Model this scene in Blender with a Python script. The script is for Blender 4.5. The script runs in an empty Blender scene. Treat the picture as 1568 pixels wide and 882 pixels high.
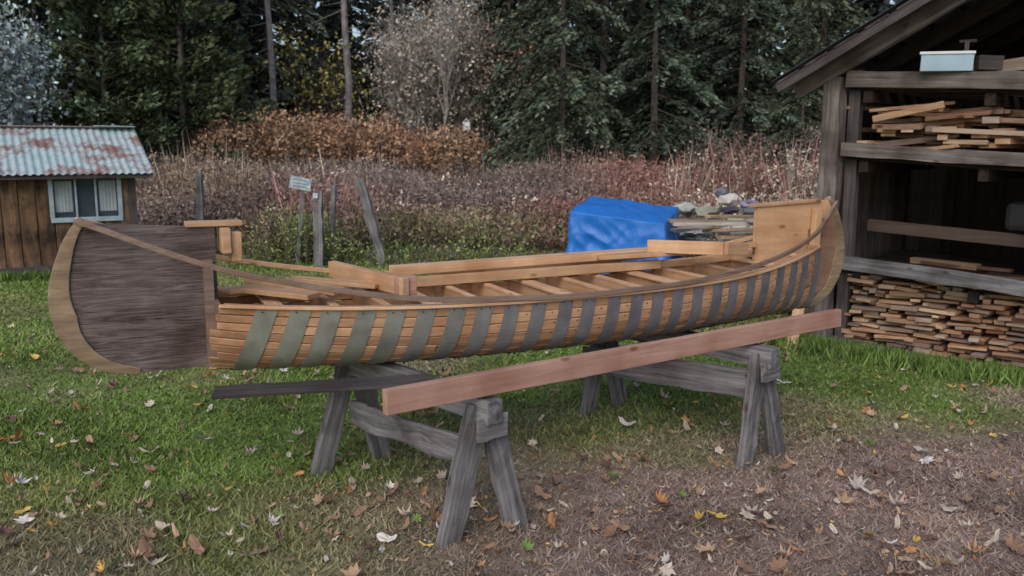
import bpy, bmesh, math, random
import numpy as np
from mathutils import Vector, Matrix, noise as mnoise
random.seed(7); rng=np.random.default_rng(7)
sc=bpy.context.scene
sc.view_settings.view_transform='Standard'; sc.view_settings.look='None'; sc.view_settings.exposure=0

# ---------------- helpers
def link(o,parent=None):
    sc.collection.objects.link(o)
    if parent is not None: o.parent=parent
    return o
def empty(name,loc=(0,0,0),rz=0,parent=None):
    o=bpy.data.objects.new(name,None); o.location=loc; o.rotation_euler=(0,0,rz); o.empty_display_size=.2
    return link(o,parent)
def mesh_np(name,V,F,C=None,mats=(),midx=None,smooth=False):
    V=np.asarray(V,dtype=np.float32); F=np.asarray(F,dtype=np.int32); k=F.shape[1]
    me=bpy.data.meshes.new(name)
    me.vertices.add(len(V)); me.vertices.foreach_set('co',V.ravel())
    me.loops.add(F.size); me.loops.foreach_set('vertex_index',F.ravel())
    me.polygons.add(len(F)); me.polygons.foreach_set('loop_start',np.arange(len(F),dtype=np.int32)*k)
    me.polygons.foreach_set('loop_total',np.full(len(F),k,dtype=np.int32))
    for m in mats: me.materials.append(m)
    if midx is not None: me.polygons.foreach_set('material_index',np.asarray(midx,dtype=np.int32))
    me.polygons.foreach_set('use_smooth',np.full(len(F),smooth))
    if C is not None:
        a=me.color_attributes.new('Col','FLOAT_COLOR','POINT')
        C=np.asarray(C,dtype=np.float32)
        if C.shape[1]==3: C=np.hstack([C,np.ones((len(C),1),dtype=np.float32)])
        a.data.foreach_set('color',C.ravel())
    me.update(calc_edges=True)
    return me
def obj(name,me,parent=None,loc=(0,0,0),rz=0,scale=1):
    o=bpy.data.objects.new(name,me); o.location=loc; o.rotation_euler=(0,0,rz)
    o.scale=(scale,)*3 if not hasattr(scale,'__len__') else scale
    return link(o,parent)
def unit(a): return a/np.maximum(np.linalg.norm(a,axis=1,keepdims=True),1e-9)
def rhombi(c,size,col,elong=2.5,dirs=None,spread=1.0):
    n=len(c)
    r=unit(rng.normal(size=(n,3)))
    a=r if dirs is None else unit(dirs+spread*r*.6)
    b=unit(np.cross(a,unit(rng.normal(size=(n,3)))))
    s=np.asarray(size).reshape(-1,1)*np.ones((n,1))
    la=a*s*.5; lb=b*s*.5/elong
    V=np.stack([c-la,c+lb,c+la,c-lb],1).reshape(-1,3)
    F=np.arange(4*n).reshape(n,4)
    C=np.repeat(col,4,axis=0)
    return V,F,C
def tubes(segs,col,sides=5):
    Vs=[];Fs=[];n=0
    for p0,p1,r0,r1 in segs:
        p0=np.array(p0,float);p1=np.array(p1,float);d=p1-p0;L=np.linalg.norm(d)
        if L<1e-6: continue
        d/=L; u=np.cross(d,[0,0,1.] if abs(d[2])<.9 else [1.,0,0]);u/=np.linalg.norm(u);v=np.cross(d,u)
        for (p,r) in ((p0,r0),(p1,r1)):
            for i in range(sides):
                a=2*math.pi*i/sides; Vs.append(p+r*(math.cos(a)*u+math.sin(a)*v))
        for i in range(sides):
            j=(i+1)%sides; Fs.append((n+i,n+j,n+sides+j,n+sides+i))
        n+=2*sides
    C=np.tile(np.array(col,float),(len(Vs),1))
    return np.array(Vs),np.array(Fs),C
def merge(parts):
    V=[];F=[];C=[];M=[];n=0
    for k,(v,f,c) in enumerate(parts):
        V.append(v);F.append(f+n);C.append(c[:,:3]);M.append(np.full(len(f),k));n+=len(v)
    return np.vstack(V),np.vstack(F),np.vstack(C),np.concatenate(M)

# ---------------- materials
def newmat(name):
    m=bpy.data.materials.new(name); m.use_nodes=True
    nt=m.node_tree; return m,nt,nt.nodes['Principled BSDF']
def colmat(name,rough=.75,nscale=0,namp=.3,spec=.2,diffuse=False):
    m,nt,p=newmat(name)
    a=nt.nodes.new('ShaderNodeAttribute'); a.attribute_name='Col'
    src=a.outputs['Color']
    if diffuse:
        d=nt.nodes.new('ShaderNodeBsdfDiffuse'); nt.links.new(src,d.inputs['Color']); nt.links.new(d.outputs[0],nt.nodes['Material Output'].inputs[0]); return m
    if nscale:
        tc=nt.nodes.new('ShaderNodeTexCoord'); n=nt.nodes.new('ShaderNodeTexNoise'); n.inputs['Scale'].default_value=nscale; n.inputs['Detail'].default_value=6
        nt.links.new(tc.outputs['Object'],n.inputs['Vector'])
        mr=nt.nodes.new('ShaderNodeMapRange'); mr.inputs[1].default_value=.3;mr.inputs[2].default_value=.7; mr.inputs[3].default_value=1-namp;mr.inputs[4].default_value=1+namp
        nt.links.new(n.outputs['Fac'],mr.inputs[0])
        h=nt.nodes.new('ShaderNodeHueSaturation'); nt.links.new(src,h.inputs['Color']); nt.links.new(mr.outputs[0],h.inputs['Value']); src=h.outputs[0]
        b=nt.nodes.new('ShaderNodeBump'); b.inputs['Strength'].default_value=.4; b.inputs['Distance'].default_value=.02
        nt.links.new(n.outputs['Fac'],b.inputs['Height']); nt.links.new(b.outputs[0],p.inputs['Normal'])
    nt.links.new(src,p.inputs['Base Color']); p.inputs['Roughness'].default_value=rough
    p.inputs['Specular IOR Level'].default_value=spec
    return m
def woodmat(name,base,dark,grain=(1.5,28,28),rough=.6,usecol=False,blotch=None,var=.18,bump=.25,knots=True,dist=.6):
    m,nt,p=newmat(name); N=nt.nodes; L=nt.links
    tc=N.new('ShaderNodeTexCoord'); mp=N.new('ShaderNodeMapping'); mp.inputs['Scale'].default_value=grain
    L.new(tc.outputs['Object'],mp.inputs['Vector'])
    oi=N.new('ShaderNodeObjectInfo')
    ad=N.new('ShaderNodeVectorMath'); ad.operation='ADD'; L.new(mp.outputs[0],ad.inputs[0])
    ml=N.new('ShaderNodeMath'); ml.operation='MULTIPLY'; ml.inputs[1].default_value=53; L.new(oi.outputs['Random'],ml.inputs[0])
    L.new(ml.outputs[0],ad.inputs[1])
    n=N.new('ShaderNodeTexNoise'); n.inputs['Scale'].default_value=1; n.inputs['Detail'].default_value=7; n.inputs['Roughness'].default_value=.65; n.inputs['Distortion'].default_value=dist
    L.new(ad.outputs[0],n.inputs['Vector'])
    cr=N.new('ShaderNodeValToRGB'); cr.color_ramp.elements[0].position=.32; cr.color_ramp.elements[1].position=.66
    cr.color_ramp.elements[0].color=(*dark,1); cr.color_ramp.elements[1].color=(*base,1)
    L.new(n.outputs['Fac'],cr.inputs[0]); src=cr.outputs[0]
    n2=N.new('ShaderNodeTexNoise'); n2.inputs['Scale'].default_value=3.2; n2.inputs['Detail'].default_value=4; L.new(tc.outputs['Object'],n2.inputs['Vector'])
    mr=N.new('ShaderNodeMapRange'); mr.inputs[1].default_value=.42; mr.inputs[2].default_value=.7; L.new(n2.outputs['Fac'],mr.inputs[0])
    mx=N.new('ShaderNodeMix'); mx.data_type='RGBA'; mx.blend_type='MULTIPLY'; mx.inputs['B'].default_value=(*(blotch or (.8,.72,.66)),1)
    L.new(mr.outputs[0],mx.inputs['Factor']); L.new(src,mx.inputs['A']); src=mx.outputs['Result']
    if knots:
        mp2=N.new('ShaderNodeMapping'); mp2.inputs['Scale'].default_value=(4,9,9); L.new(tc.outputs['Object'],mp2.inputs['Vector'])
        ad2=N.new('ShaderNodeVectorMath'); ad2.operation='ADD'; L.new(mp2.outputs[0],ad2.inputs[0]); L.new(ml.outputs[0],ad2.inputs[1])
        vo=N.new('ShaderNodeTexVoronoi'); vo.inputs['Scale'].default_value=1; L.new(ad2.outputs[0],vo.inputs['Vector'])
        k=N.new('ShaderNodeMapRange'); k.inputs[1].default_value=.06; k.inputs[2].default_value=.14; k.inputs[3].default_value=.75; k.inputs[4].default_value=0
        L.new(vo.outputs['Distance'],k.inputs[0])
        mk=N.new('ShaderNodeMix'); mk.data_type='RGBA'; mk.blend_type='MULTIPLY'; mk.inputs['B'].default_value=(.35,.22,.15,1)
        L.new(k.outputs[0],mk.inputs['Factor']); L.new(src,mk.inputs['A']); src=mk.outputs['Result']
    if usecol:
        a=N.new('ShaderNodeAttribute'); a.attribute_name='Col'
        m3=N.new('ShaderNodeMix'); m3.data_type='RGBA'; m3.blend_type='MULTIPLY'; m3.inputs['Factor'].default_value=1
        L.new(src,m3.inputs['A']); L.new(a.outputs['Color'],m3.inputs['B']); src=m3.outputs['Result']
    mv=N.new('ShaderNodeMapRange'); mv.inputs[3].default_value=1-var; mv.inputs[4].default_value=1+var; L.new(oi.outputs['Random'],mv.inputs[0])
    h=N.new('ShaderNodeHueSaturation'); L.new(mv.outputs[0],h.inputs['Value']); L.new(src,h.inputs['Color'])
    L.new(h.outputs[0],p.inputs['Base Color']); p.inputs['Roughness'].default_value=rough; p.inputs['Specular IOR Level'].default_value=.3
    b=N.new('ShaderNodeBump'); b.inputs['Strength'].default_value=bump; b.inputs['Distance'].default_value=.01
    L.new(n.outputs['Fac'],b.inputs['Height']); L.new(b.outputs[0],p.inputs['Normal'])
    return m
def plain(name,col,rough=.5,metal=0,nscale=8,namp=.15,col2=None,bump=.1):
    m,nt,p=newmat(name); N=nt.nodes; L=nt.links
    tc=N.new('ShaderNodeTexCoord'); n=N.new('ShaderNodeTexNoise'); n.inputs['Scale'].default_value=nscale; n.inputs['Detail'].default_value=6; L.new(tc.outputs['Object'],n.inputs['Vector'])
    cr=N.new('ShaderNodeValToRGB'); cr.color_ramp.elements[0].position=.35; cr.color_ramp.elements[1].position=.65
    c2=col2 or tuple(c*(1-2*namp) for c in col)
    cr.color_ramp.elements[0].color=(*c2,1); cr.color_ramp.elements[1].color=(*col,1); L.new(n.outputs['Fac'],cr.inputs[0]); L.new(cr.outputs[0],p.inputs['Base Color'])
    p.inputs['Roughness'].default_value=rough; p.inputs['Metallic'].default_value=metal
    b=N.new('ShaderNodeBump'); b.inputs['Strength'].default_value=bump; b.inputs['Distance'].default_value=.02; L.new(n.outputs['Fac'],b.inputs['Height']); L.new(b.outputs[0],p.inputs['Normal'])
    return m
M_leaf=colmat('foliage',diffuse=True); M_bark=colmat('bark',.9,6,.35); M_ground=colmat('ground_soil',.95,11,.4)
M_grass=colmat('grass_blades',diffuse=True); M_dry=colmat('dry_leaf',.8); M_rock=colmat('rock',.85,5,.3)
M_cedar=woodmat('cedar_plank',(.58,.36,.21),(.37,.205,.115),blotch=(.70,.60,.52),var=.24)
M_pine=woodmat('pine_board',(.76,.50,.31),(.56,.34,.19),var=.14,blotch=(.72,.62,.55))
M_fresh=woodmat('fresh_lumber',(.56,.345,.27),(.40,.23,.17),var=.05,blotch=(.7,.6,.58),bump=.4)
M_ply=woodmat('plywood_dark',(.235,.19,.18),(.055,.039,.038),grain=(3,3,38),rough=.42,var=.05,knots=False,dist=2.4,bump=.6,blotch=(.42,.33,.30))
M_plyl=woodmat('plywood_light',(.64,.42,.25),(.48,.29,.16),grain=(2,2,14),var=.10)
M_plyf=woodmat('plywood_far',(.30,.19,.125),(.19,.115,.08),grain=(2,2,14),var=.05)
M_stem=woodmat('stem_wood',(.43,.32,.21),(.21,.15,.10),var=.05,blotch=(.5,.46,.42))
M_gun=woodmat('gunwale_batten',(.31,.22,.17),(.16,.11,.09),var=.05,knots=False)
M_grey=woodmat('weathered_wood',(.31,.30,.31),(.085,.08,.083),grain=(1.5,34,34),rough=.85,blotch=(.45,.43,.42),bump=.8)
M_greyd=woodmat('weathered_dark',(.13,.115,.115),(.045,.039,.039),rough=.9,blotch=(.6,.58,.56),bump=.6)
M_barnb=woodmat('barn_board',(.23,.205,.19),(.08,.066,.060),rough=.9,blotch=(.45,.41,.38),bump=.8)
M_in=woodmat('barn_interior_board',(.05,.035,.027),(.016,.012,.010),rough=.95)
M_lum=woodmat('lumber',(.95,.9,.85),(.6,.5,.42),usecol=True,rough=.8,var=.02)
M_nail=plain('nail',(.05,.04,.035),.5)
M_band,nt,p=newmat('grey_band'); N=nt.nodes;Lk=nt.links
tc=N.new('ShaderNodeTexCoord');sx=N.new('ShaderNodeSeparateXYZ');Lk.new(tc.outputs['Object'],sx.inputs[0])
mr=N.new('ShaderNodeMapRange');mr.inputs[1].default_value=-1.3;mr.inputs[2].default_value=.3;Lk.new(sx.outputs[0],mr.inputs[0])
mx=N.new('ShaderNodeMix');mx.data_type='RGBA';mx.inputs['A'].default_value=(.235,.245,.20,1);mx.inputs['B'].default_value=(.175,.17,.19,1);Lk.new(mr.outputs[0],mx.inputs['Factor'])
n=N.new('ShaderNodeTexNoise');n.inputs['Scale'].default_value=9;n.inputs['Detail'].default_value=6;Lk.new(tc.outputs['Object'],n.inputs['Vector'])
mr2=N.new('ShaderNodeMapRange');mr2.inputs[1].default_value=.3;mr2.inputs[2].default_value=.7;mr2.inputs[3].default_value=.7;mr2.inputs[4].default_value=1.2;Lk.new(n.outputs['Fac'],mr2.inputs[0])
h=N.new('ShaderNodeHueSaturation');Lk.new(mx.outputs['Result'],h.inputs['Color']);Lk.new(mr2.outputs[0],h.inputs['Value']);Lk.new(h.outputs[0],p.inputs['Base Color']);p.inputs['Roughness'].default_value=.45;p.inputs['Specular IOR Level'].default_value=.5

def beam(name,p0,p1,w,h,mat,parent=None,up=(0,0,1),jit=0,segs=1,bev=.004):
    p0=Vector(p0);p1=Vector(p1);d=p1-p0;L=d.length;x=d.normalized();upv=Vector(up)
    z=(upv-x*upv.dot(x)).normalized();y=z.cross(x)
    segs=max(segs,1); V=[];F=[]
    for i in range(segs+1):
        f=i/segs
        for (a,b) in ((-1,-1),(1,-1),(1,1),(-1,1)):
            V.append((f*L,a*w/2+random.uniform(-jit,jit),b*h/2+random.uniform(-jit,jit)))
    for i in range(segs):
        o=i*4
        for k in range(4):
            j=(k+1)%4; F.append((o+k,o+j,o+4+j,o+4+k))
    F.append((3,2,1,0)); o=segs*4; F.append((o,o+1,o+2,o+3))
    me=bpy.data.meshes.new(name); me.from_pydata(V,[],F); me.materials.append(mat); me.update()
    ob=bpy.data.objects.new(name,me); M=Matrix((x,y,z)).transposed().to_4x4(); M.translation=p0
    link(ob,parent); ob.matrix_local=M
    if bev:
        b=ob.modifiers.new('bevel','BEVEL'); b.width=bev; b.segments=2; b.limit_method='ANGLE'; b.angle_limit=math.radians(50)
    return ob
class Boards:
    def __init__(s): s.V=[];s.F=[];s.C=[]
    def add(s,c,size,rz=0,rx=0,ry=0,col=(1,1,1)):
        M=Matrix.Rotation(rz,3,'Z')@Matrix.Rotation(ry,3,'Y')@Matrix.Rotation(rx,3,'X'); n=len(s.V)
        for (i,j,k) in ((-1,-1,-1),(1,-1,-1),(1,1,-1),(-1,1,-1),(-1,-1,1),(1,-1,1),(1,1,1),(-1,1,1)):
            v=Vector(c)+M@Vector((i*size[0]/2,j*size[1]/2,k*size[2]/2)); s.V.append(v[:]); s.C.append(col)
        for f in ((0,3,2,1),(4,5,6,7),(0,1,5,4),(1,2,6,5),(2,3,7,6),(3,0,4,7)): s.F.append(tuple(n+q for q in f))
    def make(s,name,mat,parent=None,loc=(0,0,0),rz=0,bev=.003):
        o=obj(name,mesh_np(name,s.V,s.F,s.C,[mat]),parent,loc,rz)
        if bev:
            b=o.modifiers.new('bevel','BEVEL'); b.width=bev; b.segments=1
        return o

# ---------------- terrain
def sm(a,b,x):
    t=np.clip((x-a)/(b-a),0,1); return t*t*(3-2*t)
_ph=rng.uniform(0,6.28,(24,)); _kx=rng.normal(size=24); _ky=rng.normal(size=24)
def fn(x,y,f):
    r=0
    for i in range(0,12): r=r+np.sin(_kx[i]*x*f+_ky[i]*y*f+_ph[i]+1.3*np.sin(_kx[i+12]*y*f*.7+_ph[i+12]))
    return r/4.5
def gz(x,y):
    return .012*fn(x,y,1.5)*sm(0,2,y)+.02*np.clip(y-14,0,60)+.015*np.clip(y-40,0,200)
def brown(x,y):
    b=sm(5.2,4.2,y+.55*fn(x,y,1.1)+.25*fn(x,y,3.5)-.30*np.clip(x,-2,3))*sm(-1.6,.5,x+.5*fn(x+9,y,1.3))
    b=np.maximum(b,.55*sm(.25,.9,fn(x+3,y-4,2.3))*sm(5.5,4,y))
    b=np.maximum(b,.5*sm(.4,1.,fn(x-3,y+4,1.6)))
    return np.clip(b,0,1)
def turfcol(x,y):
    b=brown(x,y)[:,None]
    yl=sm(-.4,.8,fn(x+11,y-8,1.9))[:,None]
    g=(np.array([.170,.250,.062])*(1-yl)+np.array([.235,.260,.095])*yl)*(1+.2*fn(x,y,4.0))[:,None]
    d=np.array([.305,.225,.19])*(1+.25*fn(x+5,y,5.0))[:,None]
    c=g*(1-b)+d*b
    f=sm(11.5,14,y)[:,None]
    return np.clip(c*(1-f)+np.array([.13,.10,.07])*f,.01,1)
xs=np.concatenate([-np.geomspace(400,8,26)[:-1],np.linspace(-8,8,150),np.geomspace(8,400,26)[1:]])
ys=np.concatenate([-np.geomspace(200,2,12)[:-1],np.linspace(-2,1.9,16),np.linspace(2,14,150),np.geomspace(14.2,600,44)])
X,Y=np.meshgrid(xs,ys); x=X.ravel();y=Y.ravel(); Z=gz(x,y)
V=np.stack([x,y,Z],1); nx=len(xs);ny=len(ys)
I=np.arange(nx*ny).reshape(ny,nx)
F=np.stack([I[:-1,:-1],I[:-1,1:],I[1:,1:],I[1:,:-1]],-1).reshape(-1,4)
obj('ground',mesh_np('ground',V,F,turfcol(x,y)*.8,[M_ground],smooth=True))

# grass blades
n=230000
y=2.2*np.exp(rng.uniform(0,1,n)**.85*math.log(13.5/2.2)); x=rng.uniform(-.72,.72,n)*y*1.02
def barn_local(x,y):
    dx=x-2.55;dy=y-6.9; return dx*.75-dy*.66, dx*.66+dy*.75
bx,by=barn_local(x,y); keep=~((bx>-.05)&(by>.0)); x=x[keep];y=y[keep];n=len(x)
c=turfcol(x,y)*rng.uniform(.72,1.42,(n,1)); pal=rng.random(n)<.13; c[pal]=c[pal]*.5+np.array([.21,.18,.12])
hgt=(rng.uniform(.010,.030,n)*(1+.3*fn(x,y,2)))*(1-.35*brown(x,y))*(1+.05*y)
long_=rng.random(n)<.03; hgt[long_]*=1.9
wd=rng.uniform(.0022,.0045,n)*(.5+y*.33)
a=rng.uniform(0,6.28,n); ln=rng.uniform(.3,1.5,n)*hgt*(1+.8*brown(x,y)); la=rng.uniform(0,6.28,n)
z=gz(x,y)-.003
base=np.stack([x,y,z],1); side=np.stack([np.cos(a)*wd,np.sin(a)*wd,0*a],1)
tip=base+np.stack([np.cos(la)*ln,np.sin(la)*ln,hgt],1)
V=np.stack([base-side,base+side,tip],1).reshape(-1,3); F=np.arange(3*n).reshape(n,3)
obj('grass',mesh_np('grass',V,F,np.repeat(c,3,axis=0),[M_grass]))

# fallen leaves
outl=[(0,-.55),(.12,-.3),(.42,-.38),(.36,-.14),(.62,.08),(.34,.12),(.36,.38),(.14,.28),(0,.62),(-.14,.28),(-.36,.38),(-.34,.12),(-.62,.08),(-.36,-.14),(-.42,-.38),(-.12,-.3)]
V=[];F=[];C=[]
cols=[((.58,.49,.40),5),((.48,.33,.22),6),((.34,.21,.14),5),((.70,.47,.14),1.7),((.58,.28,.12),1.8),((.70,.65,.60),1.9),((.19,.12,.10),2.5),((.20,.29,.09),.6)]
cw=[w for _,w in cols]
def addleaf(x,y,s,zoff=None):
    col=random.choices(cols,cw)[0][0]; col=np.array(col)*random.uniform(.7,1.15)
    R=Matrix.Rotation(random.uniform(0,6.28),3,'Z')@Matrix.Rotation(random.uniform(-.6,.6),3,'X')@Matrix.Rotation(random.uniform(-.6,.6),3,'Y')
    z=float(gz(np.array([x]),np.array([y]))[0])+(.017 if zoff is None else zoff)+.1*s
    b=len(V); cu=random.uniform(-.1,1.7); sx=random.uniform(.5,1); simple=random.random()<.5
    V.append((x,y,z));C.append(col*.85)
    for (px,py) in outl:
        if simple:
            r=math.hypot(px,py); k=.5/r*(.45+.55*abs(py)/r); px*=k*.8;py*=k*1.2
        px*=random.uniform(.8,1.12);py*=random.uniform(.85,1.1)
        v=R@Vector((px*s*sx,py*s,cu*s*(px*px+py*py)+random.uniform(-.08,.08)*s)); V.append((x+v.x,y+v.y,max(z+v.z,z-.015))); C.append(col*random.uniform(.8,1.1))
    m=len(outl)
    for i in range(m): F.append((b,b+1+i,b+1+(i+1)%m))
for i in range(1350):
    yy=2.4*math.exp(random.random()**1.1*math.log(9/2.4)); xx=random.uniform(-.66,.66)*yy
    bx,by=barn_local(xx,yy)
    if bx>-.1 and by>0: continue
    addleaf(xx,yy,random.choice([.03,.04,.05,.055,.06,.07,.085]))
for i in range(2400):
    yy=2.4*math.exp(random.random()*math.log(7/2.4)); xx=random.uniform(-.66,.66)*yy
    if random.random()>.25+.75*float(brown(np.array([xx]),np.array([yy]))[0]): continue
    addleaf(xx,yy,random.uniform(.012,.028),.010)
obj('fallen_leaves',mesh_np('fallen_leaves',V,F,C,[M_dry]))

# ---------------- canoe
can=empty('canoe',(.075,4.43,0),math.atan2(.415,.91))
def wf(s): return max(.012,.47*(1-(abs(s)/2.15)**2.2))
def ztop(s):
    return .900+.045*(abs(s)/1.58)**2.5+(.055*((s-1)/.93)**2 if s>1 else 0)
def zbot(s): return .606+.035*(abs(s)/2)**3
def section(s,n=9,off=0,tmax=1.0):
    e=4.0-1.7*(abs(s)/2.0)**1.5; w=wf(s);zt=ztop(s);zb=zbot(s)
    P=[]
    for i in range(61):
        a=i/60*math.pi/2; P.append((w*(.93+.07*(1-math.cos(a)**(2/e) if i<60 else 1))*math.sin(a)**(2/e),zb+(zt-zb)*(1-max(0,math.cos(a))**(2/e))))
    P=np.array(P); d=np.r_[0,np.cumsum(np.linalg.norm(np.diff(P,axis=0),axis=1))]
    q=np.linspace(0,d[-1]*tmax,n+1); R=np.stack([np.interp(q,d,P[:,0]),np.interp(q,d,P[:,1])],1)
    T=np.gradient(R,axis=0); T/=np.linalg.norm(T,axis=1,keepdims=True); N=np.stack([T[:,1],-T[:,0]],1)
    return R+N*off
NS=13
for side in (-1,1):
    for k in range(NS):
        cuts=[-1.58+random.uniform(-.03,.02)]
        if side<0 and k>3:
            cuts.append(random.uniform(-.9,.2)); cuts.append(random.uniform(.5,1.4))
        cuts.append(1.94+random.uniform(-.02,.02))
        for s0,s1 in zip(cuts[:-1],cuts[1:]):
            s1-=.003
            V=[];F=[]; m=max(6,int((s1-s0)/.065)); o_=random.uniform(-.001,.001)
            for i in range(m+1):
                s=s0+(s1-s0)*i/m; O=section(s,NS,o_);In=section(s,NS,-.009)
                a,b=O[k],O[k+1];c_,d_=In[k],In[k+1]; g=.045
                a2=a+(b-a)*g;b2=b-(b-a)*g;c2=c_+(d_-c_)*g;d2=d_-(d_-c_)*g
                for q in (a2,b2,d2,c2): V.append((s,side*q[0],q[1]))
            for i in range(m):
                o=i*4
                for j in range(4):
                    jj=(j+1)%4; F.append((o+j,o+jj,o+4+jj,o+4+j))
            F.append((0,1,2,3));o=m*4;F.append((o+3,o+2,o+1,o))
            me=bpy.data.meshes.new('hull_plank');me.from_pydata(V,[],F);me.materials.append(M_cedar)
            bm=bmesh.new();bm.from_mesh(me);bmesh.ops.recalc_face_normals(bm,faces=bm.faces);bm.to_mesh(me);bm.free()
            ob=obj('hull_plank',me,can); bv=ob.modifiers.new('b','BEVEL');bv.width=.003;bv.segments=1;bv.limit_method='ANGLE';bv.angle_limit=.9
nb=25; bs=[-1.37+3.25*i/(nb-1)+(random.uniform(-.008,.008)) for i in range(nb)]
def rake(s,q):
    z01=(ztop(s)-q)/(ztop(s)-zbot(s)); return -max(0,.10*(1-(s+1.37)/2.2))*z01
V=[];F=[];nails=[]
for s in bs:
    hw=.036+.005*max(0,-s)
    for side in (-1,1):
        b=len(V);K=26
        S0=section(s,K,0)
        for ss in (-hw,hw):
            for r in range(K+1):
                s_=s+ss+rake(s,S0[r][1]); q=section(s_,K,.0028)[r]; V.append((s_,side*q[0],q[1]-.002))
        for r in range(K):
            F.append((b+r,b+r+1,b+(K+1)+r+1,b+(K+1)+r))
    for side in (-1,1):
        for ds in (-.022,.022):
            nails.append((s+ds,side*(wf(s)+.005),ztop(s)-.016+random.uniform(-.004,.004)))
        for r in range(4,13):
            q=section(s,13,.0015)[r]
            if random.random()<.75: nails.append((s+random.uniform(.055,.085),side*q[0],q[1]-.010))
me=mesh_np('hull_bands',V,F,None,[M_band],smooth=False);o=obj('hull_bands',me,can)
sd=o.modifiers.new('s','SOLIDIFY');sd.thickness=.0016;sd.offset=0
nV=[];nF=[]
for (a,b,c) in nails:
    k=len(nV)
    for i in range(6):
        t=i/6*6.283; nV.append((a+.0042*math.cos(t),b,c+.0042*math.sin(t)))
    sg=1 if b>0 else -1
    nV.append((a,b+sg*.003,c))
    for i in range(6): nF.append((k+i,k+(i+1)%6,k+6))
obj('nails',mesh_np('nails',nV,nF,None,[M_nail]),can)
def sweep(name,pts,w,h,mat,parent):
    V=[];F=[];pts=[Vector(p) for p in pts]
    for i,p in enumerate(pts):
        t=(pts[min(i+1,len(pts)-1)]-pts[max(i-1,0)]).normalized()
        y=Vector((0,0,1)).cross(t)
        y=y.normalized() if y.length>1e-4 else Vector((0,1,0)); z=t.cross(y)
        for a,b in ((-1,-1),(1,-1),(1,1),(-1,1)): V.append((p+y*a*w/2+z*b*h/2)[:])
    for i in range(len(pts)-1):
        o=i*4
        for j in range(4):
            jj=(j+1)%4;F.append((o+j,o+jj,o+4+jj,o+4+j))
    F.append((3,2,1,0));o=4*(len(pts)-1);F.append((o,o+1,o+2,o+3))
    me=bpy.data.meshes.new(name);me.from_pydata(V,[],F);me.materials.append(mat)
    ob=obj(name,me,parent);b=ob.modifiers.new('b','BEVEL');b.width=.003;b.segments=2;b.limit_method='ANGLE';b.angle_limit=.9
    return ob
ST=[-2.08,-1.9,-1.55,-1.17,-.75,0,.75,1.2,1.6,1.9,2.0,2.08]; SZ=[1.315,1.235,1.10,1.015,.945,.912,.930,.97,1.035,1.13,1.20,1.30]
def zbat(s):
    return float(np.mean(np.interp(np.linspace(s-.14,s+.14,9),ST,SZ,left=1.33,right=1.34)))
for side in (-1,1):
    pts=[(s,side*(wf(s)+.017),zbat(s)) for s in np.linspace(-2.09,2.09,70)]
    sweep('gunwale_batten',pts,.018,.024,M_gun if side<0 else M_pine,can)
    pts=[(s,side*(wf(s)-.026),ztop(s)-.012) for s in np.linspace(-1.54,1.88,60)]
    sweep('inwale',pts,.03,.04,M_pine,can)
    pts=[(s,side*(wf(s)+.0075),ztop(s)+.002) for s in np.linspace(-1.56,1.9,60)]
    sweep('sheer_strip',pts,.016,.014,M_pine,can)
prof=[(-2.07,1.32),(-2.11,1.28),(-2.15,1.21),(-2.185,1.12),(-2.21,1.03),(-2.215,.95),(-2.205,.87),(-2.18,.80),(-2.14,.74),(-2.09,.69),(-2.03,.655),(-1.96,.635),(-1.88,.625)]
def smooth_prof(P,n=50):
    P=np.array(P);d=np.r_[0,np.cumsum(np.linalg.norm(np.diff(P,axis=0),axis=1))];q=np.linspace(0,d[-1],n)
    R=np.stack([np.interp(q,d,P[:,0]),np.interp(q,d,P[:,1])],1)
    for _ in range(3): R[1:-1]=(R[:-2]+2*R[1:-1]+R[2:])/4
    return R
PR=smooth_prof(prof)
T=np.gradient(PR,axis=0);T/=np.linalg.norm(T,axis=1,keepdims=True);Nn=np.stack([-T[:,1],T[:,0]],1)
if Nn[20,0]<0: Nn=-Nn
def extr(name,poly,y0,y1,mat,parent):
    n=len(poly);V=[(p[0],y0,p[1]) for p in poly]+[(p[0],y1,p[1]) for p in poly]
    F=[tuple(range(n)),tuple(range(2*n-1,n-1,-1))]+[(i,(i+1)%n,n+(i+1)%n,n+i) for i in range(n)]
    me=bpy.data.meshes.new(name);me.from_pydata(V,[],F);me.materials.append(mat)
    bm=bmesh.new();bm.from_mesh(me);bmesh.ops.recalc_face_normals(bm,faces=bm.faces);bm.to_mesh(me);bm.free()
    return obj(name,me,parent)
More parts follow.
